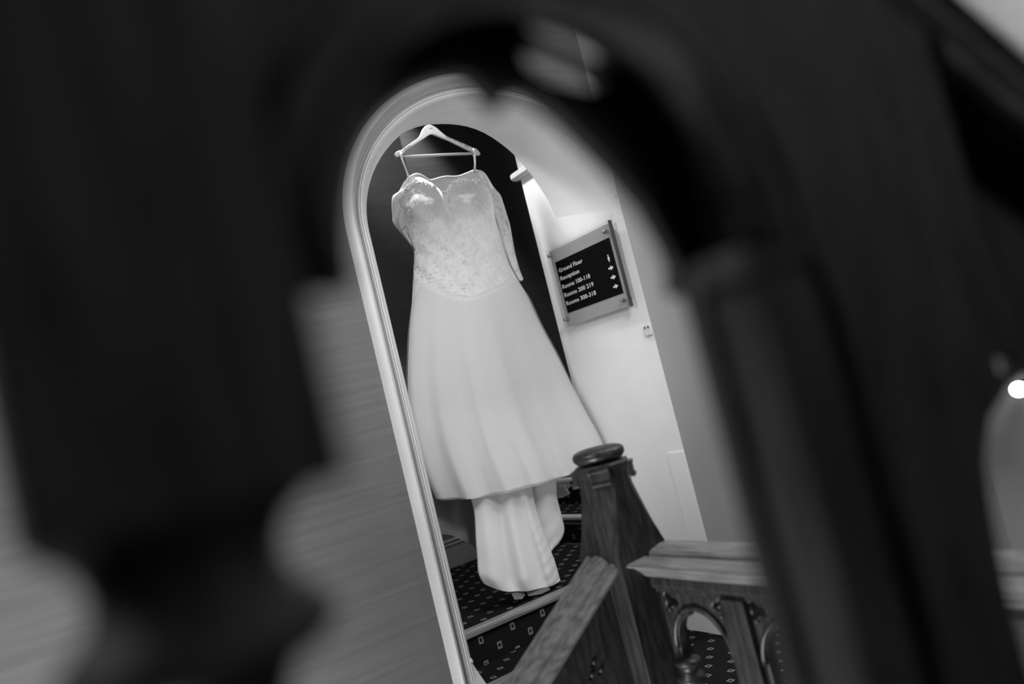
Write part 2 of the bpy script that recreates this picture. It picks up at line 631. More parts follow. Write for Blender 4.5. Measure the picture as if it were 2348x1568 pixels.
PROF = [(0.0, 0.012), (0.25, -0.022), (0.27, -0.026), (0.29, -0.019), (0.33, -0.024), (0.37, -0.024), (0.39, -0.017), (0.43, -0.022), (0.46, -0.022), (0.50, -0.004), (0.55, -0.006), (0.60, -0.022), (0.68, -0.036), (0.78, -0.042), (0.88, -0.036), (0.96, -0.018), (1.0, 0.0)]
bm = bmesh.new()
rings = []
pth = arch_path()
for k, (i, o) in enumerate(pth):
    fade = min(1.0, max(0.05, (len(pth) - 1 - k) / 12))
    ring = []
    for s, d in PROF:
        x = min(lerp(i[0], o[0], s), -0.001 * (1 + s))
        ring.append(bm.verts.new((x, (d if d > 0 else d * fade) - 0.0005, lerp(i[1], o[1], s))))
    rings.append(ring)
for a, b in zip(rings, rings[1:]):
    for k in range(len(PROF) - 1):
        bm.faces.new((a[k], b[k], b[k + 1], a[k + 1]))
tr4 = struct(obj('trim_4', bm, M['white_trim'], smooth=True))
tr4.modifiers.new('edge', 'EDGE_SPLIT').split_angle = math.radians(50)
# spreading stop at the foot of the left jamb
bm = bmesh.new()
rg = []
for z, xr, yf in ((0.372, -1.189, -0.016), (0.364, -1.182, -0.020), (0.356, -1.186, -0.020), (0.335, -1.179, -0.022), (0.30, -1.166, -0.024), (0.26, -1.150, -0.026), (0.20, -1.128, -0.028), (0.10, -1.105, -0.03), (0.0, -1.10, -0.03)):
    rg.append([bm.verts.new(p) for p in ((-1.213, 0, z), (-1.211, yf, z), (xr - 0.012, yf + 0.006, z), (xr, yf + 0.04, z), (xr, 0.10, z), (-1.213, 0.10, z))])
for a, b in zip(rg, rg[1:]):
    for k in range(6):
        bm.faces.new((a[k], a[(k + 1) % 6], b[(k + 1) % 6], b[k]))
bm.faces.new(rg[0])
bm.faces.new(rg[-1])
struct(obj('trim_5', bm, M['white_trim']))

# ------------------------------------------------------------------ steps through the arch and the side flight
st = thing('passage_steps', 'two carpeted steps with worn wooden nosings rising through the white arch', 'steps')


def step_x(parent, y, z0, z1, x0, x1, depth):
    obj('riser', quad([(x0, y + 0.02, z0), (x1, y + 0.02, z0), (x1, y + 0.02, z1 - 0.02), (x0, y + 0.02, z1 - 0.02)]), M['carpet_xz'], parent, recalc=False)
    obj('tread', box(x0, x1, y + 0.035, depth, z1 - 0.05, z1 - 0.002), M['carpet'], parent)
    pf = [(y + 0.045, z1 - 0.034), (y + 0.006, z1 - 0.034), (y, z1 - 0.028), (y - 0.002, z1 - 0.018), (y, z1 - 0.006), (y + 0.007, z1), (y + 0.018, z1 + 0.001), (y + 0.020, z1 - 0.002), (y + 0.023, z1 + 0.001), (y + 0.040, z1), (y + 0.045, z1 - 0.002)]
    obj('nosing', prism(pf, 0, x0, x1), M['nosing'], parent)


step_x(st, 0.27, 0.0, 0.155, XL + 0.001, -0.001, 0.53)
step_x(st, 0.498, 0.155, 0.31, XL + 0.001, -0.001, 0.66)
obj('upper_landing', box(-3.0, 0.165, 0.66, 1.765, 0.2, 0.308), M['carpet'], st)
obj('upper_landing', box(0.02, 0.165, 1.765, 2.615, 0.2, 0.308), M['carpet'], st)

sf = thing('side_flight', 'carpeted flight with pale nosings climbing to the right behind the gown', 'stairs')
for k in range(7):
    xx, zz = 0.19 + 0.27 * k, 0.31 + 0.157 * k
    obj('riser', quad([(xx, 0.65, zz - 0.002), (xx, 1.768 if k == 0 else 2.61, zz - 0.002), (xx, 1.768 if k == 0 else 2.61, zz + 0.14), (xx, 0.65, zz + 0.14)]), M['carpet_yz'], sf, recalc=False)
    obj('tread', box(xx + 0.02, xx + 0.30, 0.65, 2.61, zz + 0.11, zz + 0.155), M['carpet'], sf)
    pf = [(xx + 0.02, zz + 0.13), (xx - 0.014, zz + 0.13), (xx - 0.018, zz + 0.138), (xx - 0.018, zz + 0.150), (xx - 0.012, zz + 0.158), (xx + 0.02, zz + 0.157)]
    bmn = prism([(a, b) for a, b in pf], 1, 0.65, 2.61)
    obj('nosing', bmn, M['pale_nosing'], sf)
    obj('scotia', prism([(xx, zz + 0.105), (xx - 0.006, zz + 0.108), (xx - 0.006, zz + 0.114), (xx, zz + 0.118)], 1, 0.65, 2.61), M['pale_nosing'], sf)

dn = thing('lower_flight', 'carpeted flight descending along the papered wall below the sloping handrail', 'stairs')
for k in range(8):
    xx, zz = -1.19 - 0.26 * k, -0.17 * k
    obj('tread', box(xx - 0.26, xx, -0.78, -0.07, zz - 0.22, zz - 0.17), M['carpet'], dn)
    obj('riser', quad([(xx, -0.78, zz - 0.17), (xx, -0.07, zz - 0.17), (xx, -0.07, zz), (xx, -0.78, zz)]), M['carpet_yz'], dn, recalc=False)

# ------------------------------------------------------------------ landing newel post
NX, NY = -1.092, -0.821
nw = thing('newel_post', 'dark oak newel post with a round flat cap where the two handrails meet', 'newel')


def oct_ring(bm, a, c, z):
    """square of half width a with corners cut back by c"""
    c = max(c, 0.0005)
    p = [(-a, -a + c), (-a + c, -a), (a - c, -a), (a, -a + c), (a, a - c), (a - c, a), (-a + c, a), (-a, a - c)]
    return [bm.verts.new((NX + x, NY + y, z)) for x, y in p]


bm = bmesh.new()
lv = [(0.935, 0.066, 0.042), (0.90, 0.067, 0.039), (0.86, 0.070, 0.031), (0.80, 0.0745, 0.017), (0.75, 0.080, 0.004), (0.74, 0.081, 0.001), (-0.5, 0.081, 0.001)]
rr = [oct_ring(bm, a, c, z) for z, a, c in lv]
for a, b in zip(rr, rr[1:]):
    for k in range(8):
        bm.faces.new((a[k], a[(k + 1) % 8], b[(k + 1) % 8], b[k]))
bm.faces.new(rr[0])
bm.faces.new(rr[-1])
obj('shaft', bm, M['oak'], nw)
bm = bmesh.new()
lv = [(0.972, 0.060, 0.034), (0.970, 0.068, 0.041), (0.964, 0.071, 0.043), (0.955, 0.071, 0.043), (0.940, 0.066, 0.041), (0.93, 0.064, 0.041)]
rr = [oct_ring(bm, a, c, z) for z, a, c in lv]
for a, b in zip(rr, rr[1:]):
    for k in range(8):
        bm.faces.new((a[k], a[(k + 1) % 8], b[(k + 1) % 8], b[k]))
bm.faces.new(rr[0])
bm.faces.new(rr[-1])
obj('collar', bm, M['oak'], nw)
for sx, sy in ((-1, -1), (1, -1), (-1, 1), (1, 1)):
    bmb = bmesh.new()
    box(-0.028, 0.028, -0.008, 0.010, -0.021, 0.021, 0.005, bmb)
    box(-0.026, 0.026, -0.012, 0.004, -0.021, -0.012, 0.003, bmb)
    box(-0.026, 0.026, -0.011, 0.004, 0.012, 0.020, 0.003, bmb)
    ob = obj('boss', bmb, M['oak'], nw)
    ob.location = (NX + sx * 0.0515, NY + sy * 0.0515, 0.941)
    ob.rotation_euler = (0, 0, math.atan2(sx, -sy))
cap = [(0.030, 0.968), (0.046, 0.971), (0.060, 0.976), (0.068, 0.984), (0.0705, 0.992), (0.069, 1.000), (0.064, 1.006), (0.052, 1.0105), (0.025, 1.0125), (0.004, 1.013)]
obj('cap', lathe(cap, NX, NY, 40), M['oak'], nw, smooth=True)


# ------------------------------------------------------------------ balustrades
def arch_loop(c, half, spring, rise, foot, n=18, cusp=0.0, slope=0.0):
    pts = [(c - half, foot - slope * half * -1)]
    for k in range(n + 1):
        t = math.pi * (1 - k / n)
        r = 1.0
        if cusp:
            for tc in (math.radians(58), math.radians(122)):
                r -= cusp * math.exp(-((t - tc) / 0.10) ** 2)
        pts.append((c + half * r * math.cos(t), spring + rise * r * math.sin(t) + slope * half * math.cos(t)))
    pts.append((c + half, foot))
    return pts


def circ(cx, cy, r, n=14, squash=1.0):
    return [(cx + r * math.cos(2 * math.pi * k / n), cy + r * squash * math.sin(2 * math.pi * k / n)) for k in range(n)]


def rounded_tri(cx, cy, r, rot):
    out = []
    for k in range(18):
        t = 2 * math.pi * k / 18
        rr_ = r * (0.72 + 0.28 * math.cos(3 * (t - rot)))
        out.append((cx + rr_ * math.cos(t), cy + rr_ * math.sin(t)))
    return out


# level balustrade along the landing (x = -1.07)
BX = -1.068
lb = thing('landing_balustrade', 'level dark oak balustrade with pierced arcade running right from the newel post', 'balustrade')
rail = [(-0.078, 0.709), (-0.086, 0.712), (-0.088, 0.716), (-0.083, 0.7195), (-0.022, 0.7225), (-0.021, 0.699), (-0.009, 0.699), (-0.007, 0.7245), (0.002, 0.731), (0.035, 0.7385), (0.060, 0.738), (0.076, 0.728), (0.078, 0.712), (0.066, 0.692), (0.040, 0.676), (-0.034, 0.674), (-0.050, 0.690), (-0.066, 0.704)]
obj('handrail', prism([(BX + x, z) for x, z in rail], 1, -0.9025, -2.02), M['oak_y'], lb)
obj('frieze', prism([(BX - 0.030, 0.673), (BX - 0.034, 0.655), (BX - 0.030, 0.645), (BX - 0.022, 0.640), (BX - 0.022, 0.632), (BX + 0.022, 0.632), (BX + 0.022, 0.673)], 1, -0.912, -2.02), M['oak'], lb)
loops = [[(-2.02, 0.05), (-0.912, 0.05), (-0.912, 0.64), (-2.02, 0.64)]]
PITCH = 0.275
cents = [-1.030 - PITCH * k for k in range(4)]
for c in cents[:3]:
    loops.append(arch_loop(c, 0.088, 0.490, 0.102, 0.11, 24, 0.10))
    for s in (-1, 1):
        loops.append(rounded_tri(c + s * 0.084, 0.606, 0.027, math.pi / 2 + s * math.pi / 6 + math.pi))
ap = obj('arcade_panel', plate(loops, 0.030, lambda a, b, t: Vector((BX + t, a, b)), 0.004), M['oak'], lb)
for c in cents[:3]:
    ring = [(BX - 0.020, c + 0.094 * math.cos(math.pi * k / 20), 0.490 + 0.108 * math.sin(math.pi * k / 20)) for k in range(21)]
    obj('arch_moulding', tube(ring, 0.0065, 8), M['oak'], ap, smooth=True)
    for s in (-1, 1):
        obj('glint_bead', lathe([(0.001, -0.006), (0.005, -0.004), (0.006, 0), (0.005, 0.004), (0.001, 0.006)], BX - 0.019, c + s * 0.086, 10), M['oak'], ap, smooth=True).location = (0, 0, 0.588)  # small beads added here too, to catch glints
for k in range(4):
    y = -0.893 - PITCH * k
    if k:
        obj('pilaster', box(BX - 0.034, BX + 0.03, y - 0.036, y + 0.036, 0.40, 0.634, 0.004), M['oak'], lb)
    zz = 0.40 if k else 0.46
    pf = [(0.034, zz), (0.032, zz - 0.006), (0.024, zz - 0.014), (0.022, zz - 0.022), (0.026, zz - 0.030), (0.034, zz - 0.038), (0.037, zz - 0.046), (0.032, zz - 0.054), (0.022, zz - 0.060), (0.020, zz - 0.08), (0.024, 0.15), (0.03, 0.12), (0.03, 0.05)]
    obj('baluster', lathe(pf[::-1], BX - 0.012, y if k else -0.950, 20), M['oak'], lb, smooth=True)
obj('bottom_rail', box(BX - 0.035, BX + 0.035, -2.02, -0.912, 0.0, 0.065, 0.006), M['oak'], lb)

# raking balustrade of the descending flight (y = -0.83)
rb = thing('descending_balustrade', 'sloping dark oak handrail and pierced panel running down left from the newel post', 'balustrade')
SL = 0.640
X0, X1 = -1.1738, -2.28


def rk(dx):
    return -SL * dx


pr = [(-0.066, 0.700), (-0.070, 0.709), (-0.063, 0.718), (-0.044, 0.724), (-0.038, 0.716), (-0.032, 0.727), (-0.010, 0.738), (0.012, 0.740), (0.030, 0.734), (0.048, 0.738), (0.062, 0.728), (0.064, 0.706), (0.050, 0.684), (-0.050, 0.684)]
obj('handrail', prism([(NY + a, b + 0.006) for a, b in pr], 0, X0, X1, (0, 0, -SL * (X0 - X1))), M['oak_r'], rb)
loops = [[(X0, 0.69), (X0, 0.02), (X1, 0.02 - SL * (X0 - X1)), (X1, 0.69 - SL * (X0 - X1))]]
beads = []
for c in (-1.28, -1.56, -1.84, -2.12):
    zc = 0.69 - SL * (X0 - c)
    for ang in (90, 210, 330):
        cx, cz = c + 0.017 * math.cos(math.radians(ang)), zc - 0.125 + 0.017 * math.sin(math.radians(ang))
        loops.append(circ(cx, cz, 0.010, 12))
        beads.append((cx, cz))
    loops.append([(x, z - SL * (c - x) * -1) for x, z in arch_loop(c, 0.085, zc - 0.27, 0.10, zc - 0.55, 16)])
ap = obj('arcade_panel', plate(loops, 0.030, lambda a, b, t: Vector((a, NY + t, b)), 0.003), M['oak'], rb)
for cx, cz in beads[:6]:
    obj('glint_bead', lathe([(0.001, cz - 0.006), (0.005, cz - 0.004), (0.006, cz), (0.005, cz + 0.004), (0.001, cz + 0.006)], cx + 0.004, NY - 0.017, 10), M['oak'], ap, smooth=True)  # beads added to give the pierced panel its glints
obj('string_board', prism([(NY - 0.03, 0.06), (NY + 0.03, 0.06), (NY + 0.03, -0.25), (NY - 0.03, -0.25)], 0, X0, X1, (0, 0, -SL * (X0 - X1))), M['oak'], rb)

# near balustrade, right in front of the photographer (y = -2.18)
YF = -2.182
nb = thing('near_balustrade', 'large blurred dark carved balustrade framing the view, with round arch and sloping rail', 'balustrade')
XA, XB = -2.2992, -1.32


def zlow(x):
    return 1.426 - 0.54 * (x + 1.864)


C0 = (-2.162, 1.258)


F_OPEN = [(-2.26, 1.268), (-2.258, 1.281), (-2.254, 1.297), (-2.248, 1.313), (-2.238, 1.329), (-2.223, 1.344), (-2.203, 1.356), (-2.184, 1.3615), (-2.171, 1.359), (-2.166, 1.352), (-2.1585, 1.3425), (-2.151, 1.353), (-2.139, 1.353), (-2.12, 1.338), (-2.095, 1.310), (-2.076, 1.285), (-2.067, 1.262), (-2.064, 1.245)]
OPEN2 = [(-1.62, 0.62), (-1.62, 1.05), (-1.66, 1.10), (-1.70, 1.118), (-1.74, 1.112), (-1.780, 1.096), (-1.802, 1.070), (-1.812, 1.04), (-1.820, 1.00), (-1.826, 0.94), (-1.83, 0.70)]
EYE_A = [(-2.134, 1.3935), (-2.118, 1.3955), (-2.098, 1.3925), (-2.076, 1.383), (-2.068, 1.372), (-2.076, 1.3705), (-2.096, 1.3765), (-2.120, 1.385)]
EYE_B = [(-2.137, 1.380), (-2.113, 1.377), (-2.092, 1.3695), (-2.083, 1.3575), (-2.095, 1.3545), (-2.117, 1.359), (-2.134, 1.3675)]
EYE_2 = [(-1.748, 1.136), (-1.735, 1.139), (-1.722, 1.132), (-1.722, 1.122), (-1.735, 1.122), (-1.748, 1.126)]
mapn = lambda yc: (lambda a, b, t: Vector((a, yc + t, b)))
outline = [(XB, 0.42), (XB, zlow(XB) + 0.01), (XA, zlow(XA) + 0.01), (XA, 1.268)] + F_OPEN + [(-2.047, 1.245), (-2.050, 1.20), (-2.054, 0.66), (-2.054, 0.42)]
obj('arcade_panel', plate([outline, EYE_A, EYE_B, OPEN2, EYE_2], 0.012, mapn(YF + 0.004), 0.002), M['oak_near'], nb)
# stepped orders of the arch head, each nearer and wider than the one behind
ORD_IN = [(-2.262, 1.262), (-2.260, 1.300), (-2.245, 1.343), (-2.215, 1.375), (-2.175, 1.396), (-2.13, 1.402), (-2.09, 1.391), (-2.062, 1.365), (-2.050, 1.325), (-2.048, 1.285), (-2.050, 1.248)]
ORD_OUT = [(-2.2812, 1.2535), (-2.282, 1.2811), (-2.27, 1.3095), (-2.2501, 1.3371), (-2.2242, 1.3587), (-2.1889, 1.3734), (-2.1501, 1.3785), (-2.0966, 1.3682), (-2.0595, 1.3363), (-2.044, 1.2862), (-2.0362, 1.2483)]
for k, t in enumerate((0.3, 0.65, 1.0)):
    dd = 0.044 * t
    pin = [(lerp(a[0], b[0], t), lerp(a[1], b[1], t)) for a, b in zip(ORD_IN, ORD_OUT)]
    pin = [(p.x, p.y) for p in resample([(x, z, 0) for x, z in pin], 36)]
    cxo, czo = pin[0][0] * 0.5 + pin[-1][0] * 0.5, 1.25
    pout = [(cxo + (x - cxo) * 1.22, czo + (z - czo) * 1.22) for x, z in pin]
    if k < 2:
        pout = [(max(x, -2.2985), z) for x, z in pout]
    else:
        pout = [(max(x, -2.2985), z) for x, z in pout]
    ao = obj('arch_order', plate([pin + pout[::-1]], 0.013, mapn(YF - dd + 0.003), 0.002), M['oak_near'], nb)
    pm = [(cxo + (x - cxo) * 1.045, YF - dd - 0.004, czo + (z - czo) * 1.045) for x, z in pin]
    obj('arch_moulding', tube([(max(x, -2.291), y, z) for x, y, z in pm], 0.006, 8), M['oak_near'], ao, smooth=True)
# spandrel board between the arch head and the rail, carried down as the flat face of the second post
sp = [(-1.99, 0.60), (-1.99, 1.20)]
for q in range(0, 17):
    t = math.pi * q / 28
    sp.append((-2.152 + 0.150 * math.cos(t), 1.247 + 0.165 * math.sin(t)))
sp += [(-2.20, zlow(-2.20) - 0.01), (-1.80, zlow(-1.80) - 0.01), (-1.80, 1.25), (-1.845, 1.20), (-1.885, 1.12), (-1.895, 1.05), (-1.897, 0.60)]
obj('spandrel_board', plate([sp], 0.020, mapn(YF - 0.034), 0.004), M['oak_near'], nb)
obj('post', box(-2.046, -1.995, YF - 0.038, YF + 0.02, 0.60, 1.244, 0.005), M['oak_near'], nb)
obj('impost', box(-2.058, -1.99, YF - 0.042, YF + 0.02, 1.232, 1.249, 0.005), M['oak_near'], nb)
# rails
hr = [(-0.040, 0.0), (-0.046, 0.020), (-0.040, 0.038), (-0.046, 0.056), (-0.034, 0.090), (-0.012, 0.106), (0.016, 0.106), (0.036, 0.090), (0.044, 0.056), (0.038, 0.0)]
x_a, x_b = -2.2992, -1.30
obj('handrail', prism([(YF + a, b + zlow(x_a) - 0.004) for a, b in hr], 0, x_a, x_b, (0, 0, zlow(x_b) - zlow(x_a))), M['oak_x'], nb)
obj('sub_rail', prism([(YF - 0.046, zlow(-1.95) - 0.120), (YF - 0.052, zlow(-1.95) - 0.112), (YF - 0.052, zlow(-1.95) - 0.098), (YF - 0.040, zlow(-1.95) - 0.090), (YF + 0.0, zlow(-1.95) - 0.090), (YF + 0.0, zlow(-1.95) - 0.120)], 0, -1.80, -1.32, (0, 0, zlow(-1.32) - zlow(-1.80))), M['oak_x'], nb)
obj('bottom_rail', box(XA, XB, YF - 0.03, YF + 0.03, 0.40, 0.56, 0.01), M['oak_x'], nb)

obj('end_post', box(-1.345, -1.255, YF - 0.050, YF + 0.050, -0.3, zlow(-1.30) + 0.16, 0.008), M['oak_near'], nb)

nn = thing('turned_post', 'blurred dark square post ending in a turned bulb, filling the left foreground', 'post')
cx, cy, hw = -2.3495, YF, 0.0500
obj('block', box(cx - hw, cx + hw, cy - hw, cy + hw, 1.186, 1.95, 0.004), M['oak_near'], nn)
pf = [(0.026, 0.45), (0.028, 1.05), (0.025, 1.112), (0.030, 1.122), (0.031, 1.126), (0.043, 1.130), (0.0495, 1.137), (0.046, 1.146), (0.037, 1.154), (0.0335, 1.163), (0.0345, 1.170), (0.038, 1.177), (0.046, 1.183), (0.0485, 1.187)]
obj('turned_foot', lathe(pf, cx, cy, 40), M['oak_near'], nn, smooth=True)

# ------------------------------------------------------------------ hanger
HN = [(-0.695, 2.37), (-0.690, 2.382), (-0.681, 2.390), (-0.668, 2.395), (-0.664, 2.386), (-0.660, 2.394), (-0.602, 2.426), (-0.558, 2.449), (-0.541, 2.463), (-0.522, 2.490), (-0.505, 2.506), (-0.490, 2.513), (-0.476, 2.5145), (-0.460, 2.509), (-0.445, 2.499), (-0.426, 2.479), (-0.403, 2.457), (-0.343, 2.429), (-0.280, 2.400), (-0.273, 2.388), (-0.268, 2.394), (-0.255, 2.390), (-0.244, 2.380), (-0.237, 2.366), (-0.240, 2.358), (-0.253, 2.357), (-0.272, 2.365), (-0.284, 2.377), (-0.390, 2.434), (-0.470, 2.468), (-0.482, 2.4685), (-0.490, 2.466), (-0.555, 2.433), (-0.633, 2.394), (-0.654, 2.374), (-0.672, 2.367), (-0.688, 2.362)]
hg = thing('clothes_hanger', 'white wooden clothes hanger with handwriting, holding the gown under the arch', 'hanger')
hb = obj('hanger_body', plate([HN], 0.014, lambda a, b, t: Vector((a, 0.6 + t, b)), 0.003), M['hanger'], hg)
obj('trouser_bar', tube([(-0.660, 0.6, 2.3655), (-0.47, 0.6, 2.3675), (-0.264, 0.6, 2.3685)], 0.0062, 12), M['hanger'], hg, smooth=True)
hk = [(-0.476, 0.6, 2.51), (-0.476, 0.6, 2.545)]
for k in range(13):
    t = math.radians(-90 + 235 * k / 12)
    hk.append((-0.476 + 0.028 * math.cos(t) , 0.6, 2.575 + 0.028 * math.sin(t)))
obj('hook', tube(hk, 0.0022, 8), M['steel'], hg, smooth=True)


def scribble(x0, z0, ang, length, h, n, seed):
    rnd = random.Random(seed)
    pts = []
    for i in range(n * 6 + 1):
        t = i / (n * 6)
        ph = i / 6 * 2 * math.pi
        amp = h * (0.4 + 0.6 * rnd.random())
        a, b = t * length + 0.35 * h * math.sin(ph), amp * math.cos(ph) * 0.5
        pts.append((x0 + a * math.cos(ang) - b * math.sin(ang), 0.5925, z0 + a * math.sin(ang) + b * math.cos(ang)))
    return tube(pts, 0.0007, 5)


def font_obj(txt, name, mat, parent, height_w, place, bold=0.0):
    cu = bpy.data.curves.new(name, 'FONT')
    cu.body = txt
    cu.size = 1
    cu.offset = bold
    cu.resolution_u = 3
    cu.extrude = 0.0
    o = bpy.data.objects.new(name, cu)
    COL.objects.link(o)
    bpy.context.view_layer.update()
    me = bpy.data.meshes.new_from_object(o.evaluated_get(bpy.context.evaluated_depsgraph_get()))
    bpy.data.objects.remove(o)
    bpy.data.curves.remove(cu)
    xs = [v.co.x for v in me.vertices]
    w = max(xs) - min(xs)
    x0 = min(xs)
    cap_h = 0.70
    for v in me.vertices:
        v.co = place((v.co.x - x0) / w, v.co.y / cap_h)
    return link(name, me, mat, parent)


ang = math.atan2(2.425 - 2.394, -0.602 + 0.66)
font_obj('Bride', 'handwriting', M['ink'], hb, None, lambda u, v: Vector((-0.640 + 0.040 * u * math.cos(ang) - 0.011 * v * math.sin(ang), 0.5926, 2.3935 + 0.040 * u * math.sin(ang) + 0.011 * v * math.cos(ang))))
a2 = math.atan2(2.400 - 2.457, 0.403 - 0.280)
obj('handwriting', scribble(-0.408, 2.4525, a2, 0.034, 0.010, 4, 3), M['ink'], hb)
obj('handwriting', scribble(-0.372, 2.436, a2, 0.052, 0.008, 8, 5), M['ink'], hb)
obj('handwriting', scribble(-0.316, 2.408, a2, 0.026, 0.009, 4, 9), M['ink'], hb)
obj('handwriting', scribble(-0.488, 2.494, 0.05, 0.022, 0.005, 4, 11), M['ink'], hb)
pg = thing('wall_peg', 'small metal peg high on the back of the arch that takes the hanger hook', 'peg')
obj('peg_rod', tube([(-0.470, YA, 2.600), (-0.470, 0.62, 2.600)], 0.004, 10), M['steel'], pg, smooth=True)
obj('peg_plate', box(-0.485, -0.455, YA, YA + 0.004, 2.58, 2.62, 0.001), M['steel'], pg)

# ------------------------------------------------------------------ wedding gown
dr = thing('wedding_dress', 'long white wedding dress with beaded lace bodice and train hanging in the arch', 'dress', loc=(-0.45, 0.6, 0.31))
DI = Matrix.Translation((0.45, -0.6, -0.31))


def dpart(o):
    o.data.transform(DI)
    return o


def g2(p, x, z, sx, sz):
    return math.exp(-((p.x - x) / sx) ** 2 - ((p.z - z) / sz) ** 2)


rn = random.Random(3)
FR = [(rn.uniform(2, 9), rn.uniform(0, 6.28), rn.uniform(0.5, 1)) for _ in range(7)]


def folds(u, k=1.0):
    return sum(w * math.sin(f * k * math.pi * u + ph) for f, ph, w in FR) / 4


WAIST = [(-0.750, 1.801), (-0.66, 1.745), (-0.56, 1.70), (-0.48, 1.675), (-0.40, 1.69), (-0.30, 1.715), (-0.198, 1.727)]
# skirt: outer tulle layer
SK_L = [(-0.750, 1.801), (-0.787, 1.686), (-0.839, 1.537), (-0.896, 1.334), (-0.918, 1.186), (-0.92, 1.053), (-0.908, 0.936), (-0.889, 0.85)]
SK_R = [(-0.198, 0.6, 1.727), (-0.167, 0.6, 1.64), (-0.132, 0.6, 1.494), (-0.078, 0.6, 1.321), (-0.037, 0.6, 1.17), (-0.032, 0.55, 1.032), (-0.032, 0.497, 0.909), (-0.032, 0.474, 0.802)]
HEM = [(-0.889, 0.6, 0.85), (-0.784, 0.6, 0.834), (-0.711, 0.6, 0.816), (-0.608, 0.6, 0.813), (-0.515, 0.6, 0.805), (-0.37, 0.6, 0.797), (-0.245, 0.6, 0.785), (-0.167, 0.6, 0.781), (-0.032, 0.474, 0.802)]
G = coons(WAIST, HEM, SK_L, SK_R, 90, 60)
dpart(cloth('skirt', G,
            lambda u, v, p: (0.085 + 0.06 * v) * prof(u) + 0.030 * v * folds(u) * prof(u, 0.8) + 0.020 * v * math.sin(2 * math.pi * (u * 5.2 + 0.25 * v)) * prof(u, 0.8) + 0.006 * v * math.sin(2 * math.pi * u * 13.3) * prof(u, 0.8),
            lambda u, v, p: (0.04 + 0.03 * v) * prof(u) + 0.008 * v * math.sin(19 * u) * prof(u),
            M['tulle'], dr))
# sheer outer veil of the skirt, standing a little proud at both sides
dpart(cloth('tulle_veil', coons([(-0.745, 1.78), (-0.5, 1.66), (-0.205, 1.72)], [(-0.880, 0.6, 0.842), (-0.51, 0.6, 0.797), (-0.035, 0.47, 0.795)],
                               [(x - 0.004 * k, z) for k, (x, z) in enumerate(SK_L)][:0] + [(-0.745, 1.78), (-0.800, 1.66), (-0.850, 1.53), (-0.903, 1.334), (-0.925, 1.186), (-0.926, 1.053), (-0.910, 0.936), (-0.880, 0.842)],
                               [(-0.205, 0.6, 1.72), (-0.158, 0.6, 1.64), (-0.122, 0.6, 1.494), (-0.068, 0.6, 1.321), (-0.032, 0.6, 1.17), (-0.030, 0.55, 1.032), (-0.030, 0.497, 0.909), (-0.035, 0.47, 0.795)], 60, 40),
            lambda u, v, p: (0.100 + 0.080 * v) * prof(u) + 0.030 * v * folds(u) * prof(u, 0.8) + 0.020 * v * math.sin(2 * math.pi * (u * 5.2 + 0.25 * v)) * prof(u, 0.8), None, M['sheer'], dr))
# bodice
TOP = [(-0.734, 2.143), (-0.718, 2.162), (-0.691, 2.187), (-0.654, 2.209), (-0.613, 2.221), (-0.576, 2.215), (-0.541, 2.200), (-0.515, 2.178), (-0.503, 2.140), (-0.503, 2.105), (-0.494, 2.150), (-0.470, 2.172), (-0.451, 2.186), (-0.419, 2.212), (-0.377, 2.220), (-0.345, 2.214), (-0.287, 2.217), (-0.245, 2.210), (-0.215, 2.190)]
BO_L = [(-0.734, 2.143), (-0.727, 2.04), (-0.714, 1.934), (-0.726, 1.879), (-0.750, 1.801)]
BO_R = [(-0.215, 2.190), (-0.231, 2.106), (-0.242, 2.042), (-0.233, 1.967), (-0.226, 1.822), (-0.198, 1.727)]
G = coons(TOP, WAIST, BO_L, BO_R, 96, 60)


def bod(u, v, p):
    w = min(v * 6, 1)
    d = 0.085 * prof(u, 0.6)
    d += 0.070 * w * g2(p, -0.615, 2.085, 0.085, 0.085) + 0.072 * w * g2(p, -0.345, 2.075, 0.095, 0.095)
    d -= 0.030 * g2(p, -0.492, 2.06, 0.030, 0.10)
    d += 0.006 * math.sin(60 * p.x + 14 * p.z) * math.sin(37 * p.z) * w
    return d


bodice = dpart(cloth('bodice', G, bod, lambda u, v, p: 0.02 * prof(u), M['lace'], dr))
# scalloped lace edge along the neckline
edge = resample(d3(TOP, 0.6), 70)
bm = bmesh.new()
rl = random.Random(5)
for k, p in enumerate(edge):
    if abs(p.x + 0.503) < 0.012:
        continue
    u = k / 69
    base = p + BULGE * (0.085 * prof(u, 0.6) + 0.004)
    for q in range(2):
        c = base + Vector((rl.uniform(-0.008, 0.008), 0, rl.uniform(-0.014, 0.006)))
        nseg = 6
        r = rl.uniform(0.005, 0.010)
        ctr = bm.verts.new(c + BULGE * 0.004)
        ring = [bm.verts.new(c + Vector((math.cos(6.283 * s / nseg) * r, rl.uniform(-0.003, 0.003), math.sin(6.283 * s / nseg) * r))) for s in range(nseg)]
        for s in range(nseg):
            bm.faces.new((ctr, ring[s], ring[(s + 1) % nseg]))
ol = dpart(obj('lace_edging', bm, M['lace'], bodice))
ol['kind'] = 'stuff'
